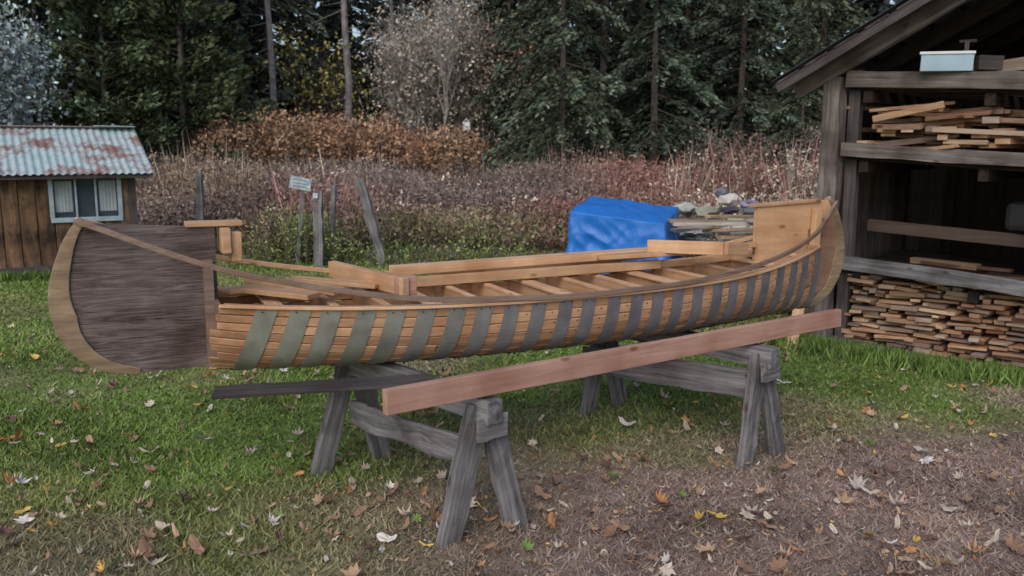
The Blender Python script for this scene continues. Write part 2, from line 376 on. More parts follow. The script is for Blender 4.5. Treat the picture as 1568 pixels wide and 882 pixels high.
for sg in (-1,1):
    bw=np.interp(np.arange(50),[0,8,25,40,49],[.03,.055,.10,.06,.03])
    outer=PR.copy(); inner=PR+Nn*bw[:,None]
    V=[];F=[]
    for i in range(50):
        ox,oz=outer[i];ix,iz=inner[i]
        for (px,pz,yy) in ((ox,oz,-.012),(ox,oz,.012),(ix,iz,.024),(ix,iz,-.024)): V.append((-sg*px if sg>0 else px,yy,pz))
    for i in range(49):
        o=i*4
        for j in range(4):
            jj=(j+1)%4;F.append((o+j,o+jj,o+4+jj,o+4+j))
    F.append((3,2,1,0));F.append((196,197,198,199))
    me=bpy.data.meshes.new('stem');me.from_pydata(V,[],F);me.materials.append(M_stem)
    bm=bmesh.new();bm.from_mesh(me);bmesh.ops.recalc_face_normals(bm,faces=bm.faces);bm.to_mesh(me);bm.free()
    o=obj('stem',me,can);b=o.modifiers.new('b','BEVEL');b.width=.004;b.segments=2;b.limit_method='ANGLE';b.angle_limit=.8
    ins=PR+Nn*(bw-.02)[:,None]
    fx=1 if sg<0 else -1
    xin=-1.54 if sg<0 else -1.50
    poly=[(fx*p[0],p[1]) for p in ins[1:]]+[(fx*xin,.635),(fx*xin,1.262)]
    extr('stem_panel',poly,-.013,.013,M_ply if sg<0 else M_plyl,can)
ck=PR+Nn*(bw-.01)[:,None]
poly=[(-p[0],p[1]) for p in ck[5:]]+[(1.90,.64),(1.90,1.12)]
extr('stem_cheek_panel',poly,-.019,-.0155,M_plyf,can)
extr('stem_cleat',[(-1.60,.64),(-1.56,.64),(-1.56,1.12),(-1.60,1.12)],-.07,-.0145,M_gun,can)
extr('stem_cleat',[(-1.60,.64),(-1.555,.64),(-1.555,1.26),(-1.60,1.26)],.0145,.06,M_pine,can)
beam('end_block',(-1.50,-.10,1.205),(-1.50,.10,1.205),.04,.11,M_plyl,can)
beam('end_block',(-1.455,-.075,1.175),(-1.455,.06,1.175),.045,.13,M_pine,can)
beam('end_cap',(-1.66,0.02,1.276),(-1.42,.02,1.276),.10,.022,M_plyl,can)
beam('end_cap',(1.47,0,1.275),(1.98,0,1.295),.06,.02,M_plyl,can)
beam('stem_post',(1.93,-.042,1.0),(1.94,-.042,1.25),.04,.05,M_plyl,can,up=(1,0,0))
for s,mt in ((-1.555,M_gun),(1.91,M_plyl)):
    S=section(s,14,-.012); poly=[(q[0],q[1]) for q in S]; full=[(-a,b) for a,b in poly[::-1]]+poly[1:]
    n=len(full);V=[(s-.009,a,b) for a,b in full]+[(s+.009,a,b) for a,b in full]
    F=[tuple(range(n)),tuple(range(2*n-1,n-1,-1))]+[(i,(i+1)%n,n+(i+1)%n,n+i) for i in range(n)]
    me=bpy.data.meshes.new('bulkhead');me.from_pydata(V,[],F);me.materials.append(mt);obj('bulkhead',me,can)
for i,s in enumerate(np.arange(-1.30,1.8,.235)):
    s=float(s)+random.uniform(-.015,.015)
    S=section(s,16,-.011,.985); zt=ztop(s)-.02
    full=[(-a,b) for a,b in S[::-1]]+[(a,b) for a,b in S[1:]]
    n=len(full); full=[(a,min(b,zt-.012)) for a,b in full]
    V=[(s-.01,a,b) for a,b in full]+[(s+.01,a,b) for a,b in full]
    F=[tuple(range(n)),tuple(range(2*n-1,n-1,-1))]+[(i_,(i_+1)%n,n+(i_+1)%n,n+i_) for i_ in range(n)]
    me=bpy.data.meshes.new('frame');me.from_pydata(V,[],F);me.materials.append(M_plyl);obj('frame',me,can)
    w_=wf(s)-.045
    beam('cross_rail',(s+.004,-w_,zt-.005),(s+.004,w_,zt-.005),.035 if i%3 else .07,.018,M_pine,can)
beam('spreader',(-.93,.42,.985),(-.72,-.20,.965),.04,.085,M_pine,can)
beam('spreader_block',(-.76,-.15,.965),(-.66,-.15,.965),.06,.09,M_fresh,can)
beam('spreader_plate',(-1.40,.12,.955),(-1.14,-.16,.945),.10,.025,M_plyl,can)
beam('spreader_plate',(-1.36,.30,.975),(-1.02,-.14,.955),.085,.03,M_pine,can)
beam('spreader_plate',(-1.15,.28,.965),(-.8,-.02,.95),.09,.02,M_plyl,can)
beam('long_plank',(-.62,.36,.965),(1.10,.37,.985),.12,.045,M_pine,can)
beam('long_plank',(-.60,.24,.915),(1.0,.25,.925),.05,.05,M_plyl,can)
beam('spreader',(.93,.26,1.035),(1.17,-.14,1.05),.04,.075,M_pine,can)
beam('spreader',(1.17,-.14,1.05),(1.35,-.10,1.035),.05,.07,M_plyl,can)
beam('spreader_plate',(.6,.30,.98),(1.3,.12,1.005),.10,.025,M_plyl,can)
beam('spreader_plate',(1.1,.22,1.015),(1.5,-.02,1.045),.08,.025,M_pine,can)
beam('spreader_plate',(-1.5,.10,.955),(-1.2,.2,.95),.12,.02,M_plyl,can)

# ---------------- sawhorses
def sawhorse(nf,ff,ntop,ftop,H):
    C=Vector(((ntop[0]+ftop[0])/2,(ntop[1]+ftop[1])/2,0)); e=empty('sawhorse',C)
    L=lambda p,z: Vector((p[0],p[1],z))-C
    d=(L(ftop,0)-L(ntop,0)).normalized()
    beam('top_beam',L(ntop,H-.05)-d*.08,L(ftop,H-.05)+d*.10,.085,.10,M_grey,e,jit=.003,segs=8)
    for feet,top in ((nf,ntop),(ff,ftop)):
        cf=(L(feet[0],0)+L(feet[1],0))/2
        for f in feet:
            p0=L(f,-.01); p1=L(top,H-.035)+(L(f,0)-cf)*.12
            beam('leg',p0,p1,.045,.10,M_grey,e,up=(p0-cf),jit=.005,segs=9)
        a=(L(feet[1],0)-L(feet[0],0)).normalized(); q=L(top,H-.12); o_=(.056 if feet is nf else -.056)
        beam('gusset',q-a*.07-d*o_,q+a*.075-d*o_,.022,.10,M_grey,e,jit=.009,segs=4)
    return e,L,d
e,L,d=sawhorse([(-.265,3.28),(.017,3.46)],[(-.96,4.06),(-.678,4.29)],(-.12,3.39),(-.80,4.16),.602)
beam('stretcher',L((-.17,3.46),.33),L((-.80,4.13),.30),.03,.13,M_grey,e,jit=.010,segs=8)
e,L,d=sawhorse([(1.187,4.15),(1.41,4.34)],[(.467,5.06),(.69,5.25)],(1.28,4.27),(.56,5.10),.605)
beam('stretcher',L((1.24,4.27),.40),L((.43,4.96),.37),.035,.15,M_grey,e,jit=.007,segs=10)
beam('wooden_beam',(-.48,3.10,.662),(1.83,4.695,.673),.04,.098,M_fresh,None,jit=.0015,segs=9)
beam('weathered_plank',(-1.23,3.40,.613),(-.34,3.60,.613),.14,.020,M_greyd,None,jit=.002,segs=6)

# ---------------- barn
A=(2.55,6.9,0); barn=empty('barn',A,math.atan2(-.66,.75)); SL=-.06; W=4.4; D=3.6
def bz(x,z): return z+SL*x
rs=.54; rz0=2.28; roofz=lambda x: rz0+rs*x if x<2.2 else rz0+rs*(W-x)
beam('corner_post',(0,0,-.05),(0,0,2.16),.14,.15,M_barnb,barn,up=(0,1,0),jit=.009,segs=10)
beam('corner_post',(.13,.12,-.05),(.13,.12,2.22),.09,.09,M_greyd,barn,up=(0,1,0),jit=.004,segs=6)
beam('middle_post',(2.2,0.02,-.05),(2.2,0.02,3.2),.15,.15,M_barnb,barn,up=(0,1,0),jit=.006,segs=8)
beam('end_post',(W,0,-.05),(W,0,2.16),.17,.17,M_barnb,barn,up=(0,1,0),jit=.008,segs=8)
for y0 in (1.8,3.5):
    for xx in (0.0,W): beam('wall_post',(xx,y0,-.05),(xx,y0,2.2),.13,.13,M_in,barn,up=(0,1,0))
def xbeam(nm,z,h,y,mat=M_barnb,x0=.09,x1=W-.09,w=.05):
    beam(nm,(x0,y,bz(x0,z)),(x1,y,bz(x1,z)),w,h,mat,barn,jit=.007,segs=18)
xbeam('top_beam',2.15,.12,-.01,M_barnb)
xbeam('shelf_beam',1.61,.10,-.03,M_barnb)
xbeam('rail_beam',.735,.105,-.11,M_grey,x0=-.02)
xbeam('sill_beam',.05,.1,.0,M_greyd)
for zz in (2.08,1.545,.655):
    for k in range(10):
        yy=.12+k*.17
        if zz>2 and k%2: continue
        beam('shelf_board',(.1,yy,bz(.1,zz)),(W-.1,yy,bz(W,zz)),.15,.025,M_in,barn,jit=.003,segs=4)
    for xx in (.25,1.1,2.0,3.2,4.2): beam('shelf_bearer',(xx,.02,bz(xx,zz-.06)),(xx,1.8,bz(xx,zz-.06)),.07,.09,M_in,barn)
for k in range(24):
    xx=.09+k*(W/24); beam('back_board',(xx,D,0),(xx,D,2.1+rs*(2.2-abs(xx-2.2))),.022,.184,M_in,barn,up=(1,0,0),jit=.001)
for k in range(19):
    yy=.18+k*.19
    for xx,sx in ((-.03,-1),(W+.03,1)): beam('side_board',(xx+sx*.02,yy,0),(xx+sx*.02,yy,2.18),.022,.19,M_barnb,barn,up=(0,1,0),jit=.002)
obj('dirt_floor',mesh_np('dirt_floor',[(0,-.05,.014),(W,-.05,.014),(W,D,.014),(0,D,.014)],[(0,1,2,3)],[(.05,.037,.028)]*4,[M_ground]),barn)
M_tin=plain('tin_roof',(.16,.16,.165),.5,.6,3,.3,bump=.2)
def roof_plane(nm,xe,xr,ze,zr,y0,y1,mat,parent,per=.075,amp=.008):
    ny_=int((y1-y0)/per*6);V=[];F=[]
    L_=math.hypot(xr-xe,zr-ze);nxn=-(zr-ze)/L_;nz=(xr-xe)/L_
    if nz<0: nxn,nz=-nxn,-nz
    m=6
    for i in range(ny_+1):
        yy=y0+(y1-y0)*i/ny_;o=amp*math.sin(2*math.pi*(yy-y0)/per)
        for j in range(m+1):
            f=j/m;V.append((xe+(xr-xe)*f+nxn*o,yy,ze+(zr-ze)*f+nz*o))
    for i in range(ny_):
        for j in range(m): a=i*(m+1)+j;F.append((a,a+1,a+m+2,a+m+1))
    return obj(nm,mesh_np(nm,V,F,None,[mat],smooth=True),parent)
EX=-.34
roof_plane('roof',EX-.03,2.2,roofz(EX-.03)+.045,roofz(2.2)+.045,-.36,D+.3,M_tin,barn)
roof_plane('roof',W-EX+.03,2.2,roofz(EX-.03)+.045,roofz(2.2)+.045,-.36,D+.3,M_tin,barn)
for sgn in (0,1):
    mx_=(lambda x: x) if sgn==0 else (lambda x: W-x)
    beam('barge_board',(mx_(EX),-.31,roofz(EX)-.025),(mx_(2.2),-.31,roofz(2.2)-.025),.025,.07,M_greyd,barn,jit=.003,segs=8)
    for yy in (-.05,.7,1.4,2.1,2.8,3.5):
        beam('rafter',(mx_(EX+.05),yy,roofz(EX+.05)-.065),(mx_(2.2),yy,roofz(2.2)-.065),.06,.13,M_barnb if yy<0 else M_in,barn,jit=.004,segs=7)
    for k in range(12):
        xx=EX+.09+k*.216; beam('roof_board',(mx_(xx),-.33,roofz(xx)+.018),(mx_(xx),D+.25,roofz(xx)+.018),.19,.018,M_greyd,barn,up=(-rs if sgn==0 else rs,0,1))
wht=plain('box_white',(.7,.74,.76),.5,namp=.05)
boxs=plain('box_side_blue',(.33,.48,.56),.5,namp=.08)
be=empty('storage_box',(2.55+.75*.80+.66*.02,6.9-.66*.80+.75*.02,0),math.atan2(-.66,.75)+.25)
beam('box_body',(-.17,.0,2.222),(.17,.0,2.212),.24,.12,boxs,be); beam('box_lid',(-.18,0,2.289),(.18,0,2.279),.26,.02,wht,be)
beam('box_side',(.175,0,2.212),(.33,.05,2.205),.20,.10,M_greyd,be)
beam('box_handle',(.12,0,2.29),(.12,0,2.37),.03,.03,M_greyd,be,up=(0,1,0)); beam('box_handle_bar',(.07,0,2.37),(.18,0,2.37),.025,.02,M_greyd,be)
tones=[(.62,.43,.29),(.52,.35,.24),(.43,.31,.24),(.68,.52,.38),(.34,.28,.25),(.42,.26,.18),(.56,.49,.42)]
def tone(): 
    t=random.choice(tones);k=random.uniform(.65,1.1); return (t[0]*k,t[1]*k,t[2]*k)
B=Boards()
for k in range(230):
    lay=k//20; xx=random.uniform(.15,4.1); ln=random.uniform(.2,.7)
    z=1.60+lay*.034+SL*xx
    if z+.0>1.97+SL*xx: z=1.6+random.uniform(0,.36)+SL*xx
    if random.random()<.55: B.add((xx,random.uniform(0,.25)+.35,z),(random.uniform(.06,.14),.8,random.uniform(.025,.05)),random.uniform(-.4,.4),0,0,tone())
    else: B.add((max(xx,.25+ln/2),random.uniform(.04,.4),z),(ln,random.uniform(.07,.15),random.uniform(.022,.045)),random.uniform(-.3,.3),random.uniform(-.2,.2),random.uniform(-.12,.12),tone())
B.add((1.5,-.02,1.70),(1.5,.05,.035),.02,0,.06,(.5,.42,.34)); B.add((.56,.0,1.88),(.5,.04,.05),.1,0,-.2,(.5,.36,.24)); B.add((1.5,.1,2.22),(1.1,.04,.09),.05,0,-.12,(.3,.27,.24))
B.make('lumber_pile',M_lum,None,A,math.atan2(-.66,.75))
B=Boards()
for k in range(26):
    xx=random.uniform(.7,4); B.add((xx,random.uniform(.2,.9),.705+SL*xx+random.uniform(0,.07)),(random.uniform(.5,1.1),random.uniform(.06,.14),random.uniform(.02,.05)),random.uniform(-.4,.4),0,0,tuple(c*.35 for c in tone()))
B.add((1.1,.5,.93),(1.9,.03,.10),0,0,.05,(.12,.10,.085)); 
B.make('board_scraps',M_lum,None,A,math.atan2(-.66,.75))
B=Boards()
for lay in range(17):
    z=.025+lay*.036
    x=.16+random.uniform(-.02,.03)
    while x<3.9:
        w=random.choice([.05,.07,.09,.12,.15,.2,.26])
        top=.60 if x<.9 else .60-.10*min(1,(x-.9)/.4)
        if z<top+random.uniform(-.02,.02):
            yy=.06+random.uniform(-.06,.08); ln=random.uniform(.4,.9)
            B.add((x+w/2,yy+ln/2,z+random.uniform(-.006,.006)),(w,ln,random.uniform(.018,.036)),random.uniform(-.16,.16),0,random.uniform(-.06,.06),tone())
        x+=w+random.uniform(0,.025)
for k in range(20):
    xx=random.uniform(.6,3.5); B.add((xx,random.uniform(.05,.5),.60+.04*random.random()-(.08 if xx>1.2 else 0)),(random.uniform(.4,.9),random.uniform(.08,.15),.024),random.uniform(-.7,.2),0,random.uniform(-.05,.05),(.60,.45,.28))
B.make('firewood_stack',M_lum,None,A,math.atan2(-.66,.75))
beam('leaning_board',(2.25,6.72,0),(2.42,6.95,.62),.025,.09,M_pine,None,up=(1,-.5,0))
we=empty('wheelbarrow',(3.62,5.98,0),.3)
def ring(name,R,r,mat,parent,loc,rot):
    bpy.ops.mesh.primitive_torus_add(major_radius=R,minor_radius=r,major_segments=36,minor_segments=10,location=loc,rotation=rot)
    o=bpy.context.object;o.name=name;o.data.materials.append(mat);o.parent=parent;return o
rub=plain('rubber',(.03,.03,.03),.7); silver=plain('silver_metal',(.35,.37,.38),.4,.6)
ring('tyre',.13,.035,rub,we,(.22,.05,.98),(math.pi/2,0,.3)); ring('rim',.085,.018,silver,we,(.22,.04,.98),(math.pi/2,0,.3))
beam('wheel_hub',(.22,-.0,.98),(.22,.10,.98),.05,.05,silver,we); beam('strut',(.22,.0,.98),(.36,.05,1.16),.025,.025,silver,we)
beam('tray',(.32,.2,1.10),(.75,.35,1.10),.5,.22,rub,we,bev=.05)
beam('handle',(.22,.0,.98),(.5,.2,.66),.03,.03,M_greyd,we); beam('handle',(.6,.0,1.0),(.9,.2,.66),.03,.03,M_greyd,we)

# ---------------- shed
G=(-4.97,11.28,0); ang=math.atan2(.527,.85); shed=empty('garden_shed',G,ang)
M_shw=woodmat('shed_board',(.27,.155,.085),(.055,.038,.03),grain=(2.2,14,14),rough=.85,blotch=(.20,.19,.20),var=.5)
SW=3.6
for k in range(19):
    xx=-.095-k*.19; hi=1.32; lo=.02+random.uniform(-.01,.02)
    if -1.0<xx<-.14: hi=.70
    beam('siding_board',(xx,0,lo),(xx,0,hi),.022,.18,M_shw,shed,up=(1,0,0),jit=.004,segs=2)
    beam('siding_board',(xx,2.4,0.02),(xx,2.4,1.32),.022,.184,M_shw,shed,up=(1,0,0),jit=.003)
for k in range(13):
    yy=.09+k*.185; zz=1.30+.55*min(1,(1.2-abs(yy-1.2))/1.2)
    for xx in (-.01,-SW+.0): beam('siding_board',(xx,yy,.02),(xx,yy,zz),.02,.18,M_shw,shed,up=(0,1,0),jit=.002)
beam('corner_trim',(-.03,-.022,0),(-.03,-.022,1.32),.02,.10,M_greyd,shed,up=(1,0,0))
beam('sill_board',(-SW,-.022,.09),(-.09,-.022,.09),.02,.13,M_greyd,shed,jit=.003,segs=8)
shedblue=plain('window_frame_paint',(.38,.48,.55),.6,namp=.15); 
glass=plain('window_glass',(.05,.07,.09),.08,bump=.02); curt=plain('curtain',(.34,.38,.40),.9,nscale=5)
xa,xb,za,zb=-.99,-.16,.72,1.27
beam('window_frame',(xa,-.03,za),(xb,-.03,za),.05,.06,shedblue,shed);beam('window_frame',(xa,-.03,zb),(xb,-.03,zb),.05,.05,shedblue,shed)
for xx in (xa+.02,xb-.02): beam('window_frame',(xx,-.028,za+.03),(xx,-.028,zb-.026),.045,.05,shedblue,shed,up=(1,0,0))
for xx in (xa+.30,xb-.30): beam('window_mullion',(xx,-.02,za+.03),(xx,-.02,zb-.026),.025,.025,shedblue,shed,up=(1,0,0))
beam('window_glass',(xa+.03,-.0,(za+zb)/2),(xb-.03,-.0,(za+zb)/2),.006,zb-za-.06,glass,shed,bev=0)
for (c0,c1) in ((xa+.06,xa+.26),(xb-.26,xb-.06)):
    V=[]
    for i in range(25):
        xx=c0+(c1-c0)*i/24;yy=-.008+.003*math.sin(i*1.3)
        V+= [(xx,yy,za+.10),(xx,yy,zb-.06)]
    F=[(2*i,2*i+2,2*i+3,2*i+1) for i in range(24)]
    obj('curtain',mesh_np('curtain',V,F,None,[curt],smooth=True),shed)
beam('fascia',(-SW-.2,-.20,1.27),(.18,-.20,1.27),.02,.06,M_greyd,shed)
m,nt,p=newmat('rusty_tin'); N=nt.nodes;Lk=nt.links
tc=N.new('ShaderNodeTexCoord');n1=N.new('ShaderNodeTexNoise');n1.inputs['Scale'].default_value=2.2;n1.inputs['Detail'].default_value=8;n1.inputs['Roughness'].default_value=.7;Lk.new(tc.outputs['Object'],n1.inputs['Vector'])
cr=N.new('ShaderNodeValToRGB');cr.color_ramp.elements[0].position=.48;cr.color_ramp.elements[0].color=(.50,.60,.60,1);cr.color_ramp.elements[1].position=.60;cr.color_ramp.elements[1].color=(.28,.15,.11,1)
e3=cr.color_ramp.elements.new(.38);e3.color=(.36,.50,.50,1);Lk.new(n1.outputs['Fac'],cr.inputs[0]);Lk.new(cr.outputs[0],p.inputs['Base Color']);p.inputs['Roughness'].default_value=.45;p.inputs['Metallic'].default_value=.15
def shed_roof(y0,z0,y1,z1,nm):
    V=[];F=[];nn=int((SW+.45)/.09*6);L_=math.hypot(y1-y0,z1-z0);mm=5
    ny_=-(z1-z0)/L_;nz=(y1-y0)/L_
    if nz<0: ny_,nz=-ny_,-nz
    for i in range(nn+1):
        xx=-SW-.22+(SW+.45)*i/nn;o=.011*math.sin(2*math.pi*xx/.09)
        for j in range(mm+1):
            f=j/mm;V.append((xx,y0+(y1-y0)*f+ny_*o,z0+(z1-z0)*f+nz*o))
    for i in range(nn):
        for j in range(mm):a=i*(mm+1)+j;F.append((a,a+1,a+mm+2,a+mm+1))
    obj(nm,mesh_np(nm,V,F,None,[m],smooth=True),shed)
shed_roof(-.25,1.30,1.2,1.90,'roof');shed_roof(2.65,1.30,1.2,1.90,'roof')
beam('ridge_cap',(-SW-.22,1.2,1.915),(.23,1.2,1.915),.16,.015,plain('ridge_metal',(.38,.25,.26),.5,.3,5),shed)
beam('ridge_cap_sheet',(-.30,1.14,1.928),(.22,1.14,1.923),.2,.01,plain('ridge_new',(.55,.68,.75),.4,.3,5),shed)
beam('barge_trim',(.20,-.22,1.275),(.20,1.2,1.86),.02,.05,M_greyd,shed)

# ---------------- tarp
def tarp(loc,rz,sx,sy,h):
    bm=bmesh.new();bmesh.ops.create_cube(bm,size=1);bmesh.ops.subdivide_edges(bm,edges=bm.edges,cuts=60,use_grid_fill=True)
    bmesh.ops.delete(bm,geom=[f for f in bm.faces if f.calc_center_median().z<-.499],context='FACES')
    for v in bm.verts:
        c=v.co.copy();x,y,z=c
        z01=z+.5; px,py=x*2,y*2
        r=max(abs(px),abs(py)); side=r>.999
        X,Y=x*sx,y*sy; Z=z01*h
        Z+=(-.05*px+.06*py+.03*mnoise.noise(Vector((X*2.5,Y*2.5,1))))*z01
        if z01>.999: Z+=-.012*r**10+.03*abs(mnoise.noise(Vector((X*5+Y*2+3,Y*3,2))))*(1-r**6)
        if side:
            fold=abs(mnoise.noise(Vector((X*4.5+Y*4,Y*4.5-X*2,Z*.6+3))))*.15+mnoise.noise(Vector((X*10,Y*10,Z*.8)))*.05
            cr1=abs(mnoise.noise(Vector(((X+Z*.9)*4,(Y+Z*.9)*4,7))))*.05+abs(mnoise.noise(Vector(((X-Z*.8)*5,(Y-Z*.8)*5,17))))*.035
            f=(1-z01)*.9+.08; n_=Vector((px if abs(px)>.999 else 0,py if abs(py)>.999 else 0)); n_.normalize()
            o_=fold*f-cr1*min(1,(1-z01)*5)+.07*(1-z01)
            X+=n_.x*o_; Y+=n_.y*o_
            if z01<.02: Z+=.03*mnoise.noise(Vector((X*6,Y*6,0)))
        v.co=(X,Y,Z)
    me=bpy.data.meshes.new('tarp');bm.to_mesh(me);bm.free()
    for p_ in me.polygons:p_.use_smooth=True
    mt,nt,p=newmat('blue_tarp_plastic');p.inputs['Roughness'].default_value=.42
    tc=nt.nodes.new('ShaderNodeTexCoord');mp=nt.nodes.new('ShaderNodeMapping');mp.inputs['Scale'].default_value=(9,9,2.5);n=nt.nodes.new('ShaderNodeTexNoise');n.inputs['Scale'].default_value=1;n.inputs['Detail'].default_value=3;n.inputs['Distortion'].default_value=.8
    nt.links.new(tc.outputs['Object'],mp.inputs['Vector']);nt.links.new(mp.outputs[0],n.inputs['Vector']);b=nt.nodes.new('ShaderNodeBump');b.inputs['Strength'].default_value=.4;b.inputs['Distance'].default_value=.03
    nt.links.new(n.outputs['Fac'],b.inputs['Height']);nt.links.new(b.outputs[0],p.inputs['Normal'])
    p.inputs['Base Color'].default_value=(.014,.165,.58,1)
    me.materials.append(mt)
    return obj('tarp_covered_woodpile',me,None,loc,rz)
tarp((1.16,8.75,0),-.35,.95,.75,1.01)
def rocks(name,loc,n,sx,sy,h,cols_,rmin=.08,rmax=.2):
    bm=bmesh.new();cl=[]
    for i in range(n):
        r=random.uniform(rmin,rmax);f=random.random()
        c=Vector((random.uniform(-sx,sx),random.uniform(-sy,sy),0));hh=h*max(0,1-(c.x/sx)**2*.5-(c.y/sy)**2*.6);c.z=hh*f
        res=bmesh.ops.create_icosphere(bm,subdivisions=2,radius=r);sq=(random.uniform(.8,1.5),random.uniform(.7,1.2),random.uniform(.4,.8));o3=Vector((i*3.1,0,0))
        k=random.choice(cols_);k=tuple(q*random.uniform(.8,1.2) for q in k)
        for v in res['verts']:
            d=v.co.normalized();v.co=v.co*(1+.55*mnoise.noise(d*1.9+o3));v.co=Vector((v.co.x*sq[0],v.co.y*sq[1],v.co.z*sq[2]))+c;cl.append(k)
    me=bpy.data.meshes.new(name);bm.to_mesh(me);bm.free();a=me.color_attributes.new('Col','FLOAT_COLOR','POINT')
    for i,k in enumerate(cl):a.data[i].color=(*k,1)
    me.materials.append(M_rock);return obj(name,me,None,loc)
rocks('rock_pile',(2.6,9.6,0),190,1.15,.6,1.16,[(.20,.20,.21),(.34,.33,.33),(.12,.12,.13),(.5,.5,.52)],.06,.14)
B=Boards()
for i in range(38): B.add((random.uniform(-.45,.6),random.uniform(-.4,.3),.30+i*.0175),(random.uniform(.4,.9),random.uniform(.06,.16),.03),random.uniform(-.6,.6),0,random.uniform(-.08,.08),random.choice([(.6,.6,.62),(.7,.7,.72),(.4,.36,.32),(.6,.48,.35)]))
for i in range(14): B.add((random.uniform(-.3,.5),random.uniform(-.3,.3),.02+.02*i),(.9,.12,.03),random.uniform(-.5,.5),0,0,(.2,.17,.15))
B.make('plank_pile',M_lum,None,(2.3,8.6,0),.1)

# ---------------- posts and signs
beam('fence_post',(-2.69,11.8,-.1),(-2.67,11.8,1.04),.12,.12,M_grey,None,up=(0,1,0),jit=.012,segs=8)
beam('fence_post',(-2.62,12.3,-.1),(-2.55,12.3,1.1),.07,.07,M_grey,None,up=(0,1,0),jit=.006,segs=6)
beam('fence_post',(-1.78,11.9,-.1),(-2.13,12.0,1.18),.12,.10,M_grey,None,up=(0,1,0),jit=.012,segs=8)
beam('fence_post',(-4.62,12.6,-.1),(-4.58,12.6,1.25),.09,.09,M_grey,None,up=(0,1,0),jit=.012,segs=8)
sg=empty('sign',(-2.93,11.9,0),.25)
beam('sign_post',(-.10,.03,-.1),(.04,.03,1.12),.05,.05,M_grey,sg,up=(0,1,0),jit=.003,segs=4)
beam('sign_board',(-.14,0,1.17),(.14,0,1.11),.02,.17,plain('sign_paint',(.55,.62,.66),.6,nscale=20,col2=(.25,.33,.4)),sg)
for k in range(3): beam('sign_lettering',(-.10,-.012,1.205-k*.045),(.09,-.012,1.165-k*.045),.003,.012,plain('sign_ink',(.2,.25,.3),.6),sg,bev=0)
sg=empty('birdhouse',(-1.52,29,.3)); 
beam('post',(0,.1,0),(0,.1,2.0),.08,.08,M_greyd,sg,up=(0,1,0));beam('house_box',(0,0,1.95),(0,0,2.22),.24,.22,wht,sg,up=(0,1,0))
beam('house_roof',(-.09,0,2.21),(.0,0,2.32),.32,.02,wht,sg);beam('house_roof',(.1,0,2.21),(0.01,0,2.325),.32,.02,wht,sg);beam('entry_hole',(0,-.125,2.06),(0,-.122,2.06),.05,.05,M_nail,sg)
small=plain('white_tag',(.6,.62,.65),.6); t=empty('trail_marker',(-2.69,11.8,0)); beam('marker_plate',(-.035,-.078,.98),(.035,-.078,.98),.01,.07,small,t); beam('marker_batten',(0,-.07,.9),(0,-.07,1.02),.012,.03,M_grey,t,up=(1,0,0))

# ---------------- vegetation
def bramble_field():
    N_=14000
    y=11.8+19*rng.random(N_)**1.15; x=rng.uniform(-.72,.72,N_)*y
    edge=12.8+.7*fn(x,y*0,.9)+np.where(x<-3.8,.4,0)+np.where((x>-2)&(x<1),.9,0)
    keep=(y>edge)&~((x<-4.4)&(y<15.2)&(x>-10)); 
    bx,by=barn_local(x,y); keep&=~((bx>-.4)&(by<5)); 
    x=x[keep];y=y[keep];n=len(x)
    hmul=np.clip(1.0+.45*fn(x,y,.8),.4,1.6)*np.interp(y-edge[keep],[0,2.5,30],[.5,.9,1.05])
    per=32
    H=(rng.uniform(.5,1.2,n)*hmul)
    t=rng.random((n,per))**.7
    cx=x[:,None]+rng.normal(size=(n,per))*.15*(.4+t)*1.3; cy=y[:,None]+rng.normal(size=(n,per))*.15*(.4+t)
    cz=gz(x,y)[:,None]+H[:,None]*t
    gray=np.array([.240,.190,.165]);red=np.array([.275,.145,.125]);tan=np.array([.33,.245,.165]);pale=np.array([.50,.43,.34])
    wred=sm(-.4,.6,fn(x,y,.45)+np.clip((x+1)/4,-1,1)*.8)*sm(6.5,3.5,x-y*.12)*.95
    wtan=sm(.0,.7,fn(x+20,y+7,.7))
    col=gray*(1-wred[:,None])+red*wred[:,None]; col=col*(1-.7*wtan[:,None])+tan*.7*wtan[:,None]
    col=col*(1+.32*fn(x-6,y+2,1.3))[:,None].clip(.6,1.5)
    wp=(rng.random(n)<np.maximum(sm(2.3,3.8,x-.05*(y-13))*sm(21,15,y)*.85,.025))[:,None]; col=np.where(wp,pale,col)
    near=sm(2.2,0,y-edge[keep])[:,None]; gr=np.array([.20,.20,.10]); rr=(rng.random(n)<.5)[:,None]; col=np.where(rr,col*(1-near)+gr*near,col)
    col=col*rng.uniform(.75,1.25,(n,1))
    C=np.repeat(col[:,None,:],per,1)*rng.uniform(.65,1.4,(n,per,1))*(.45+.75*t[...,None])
    c=np.stack([cx,cy,cz],-1).reshape(-1,3); C=C.reshape(-1,3)
    sz=rng.uniform(.04,.11,len(c))*(.6+.025*c[:,1])
    v1=rhombi(c,sz,C,2.0)
    ns=n*3; idx=rng.integers(0,n,ns); b=np.stack([x[idx]+rng.normal(size=ns)*.12,y[idx]+rng.normal(size=ns)*.12,gz(x,y)[idx]],1)
    hh=H[idx]*rng.uniform(.7,1.3,ns); d=np.stack([rng.normal(size=ns)*.22,rng.normal(size=ns)*.22,np.ones(ns)],1); mid=b+d*(hh*.5)[:,None]
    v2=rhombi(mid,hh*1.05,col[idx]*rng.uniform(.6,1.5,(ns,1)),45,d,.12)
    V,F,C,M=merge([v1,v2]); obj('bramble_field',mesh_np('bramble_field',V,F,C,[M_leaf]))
bramble_field()
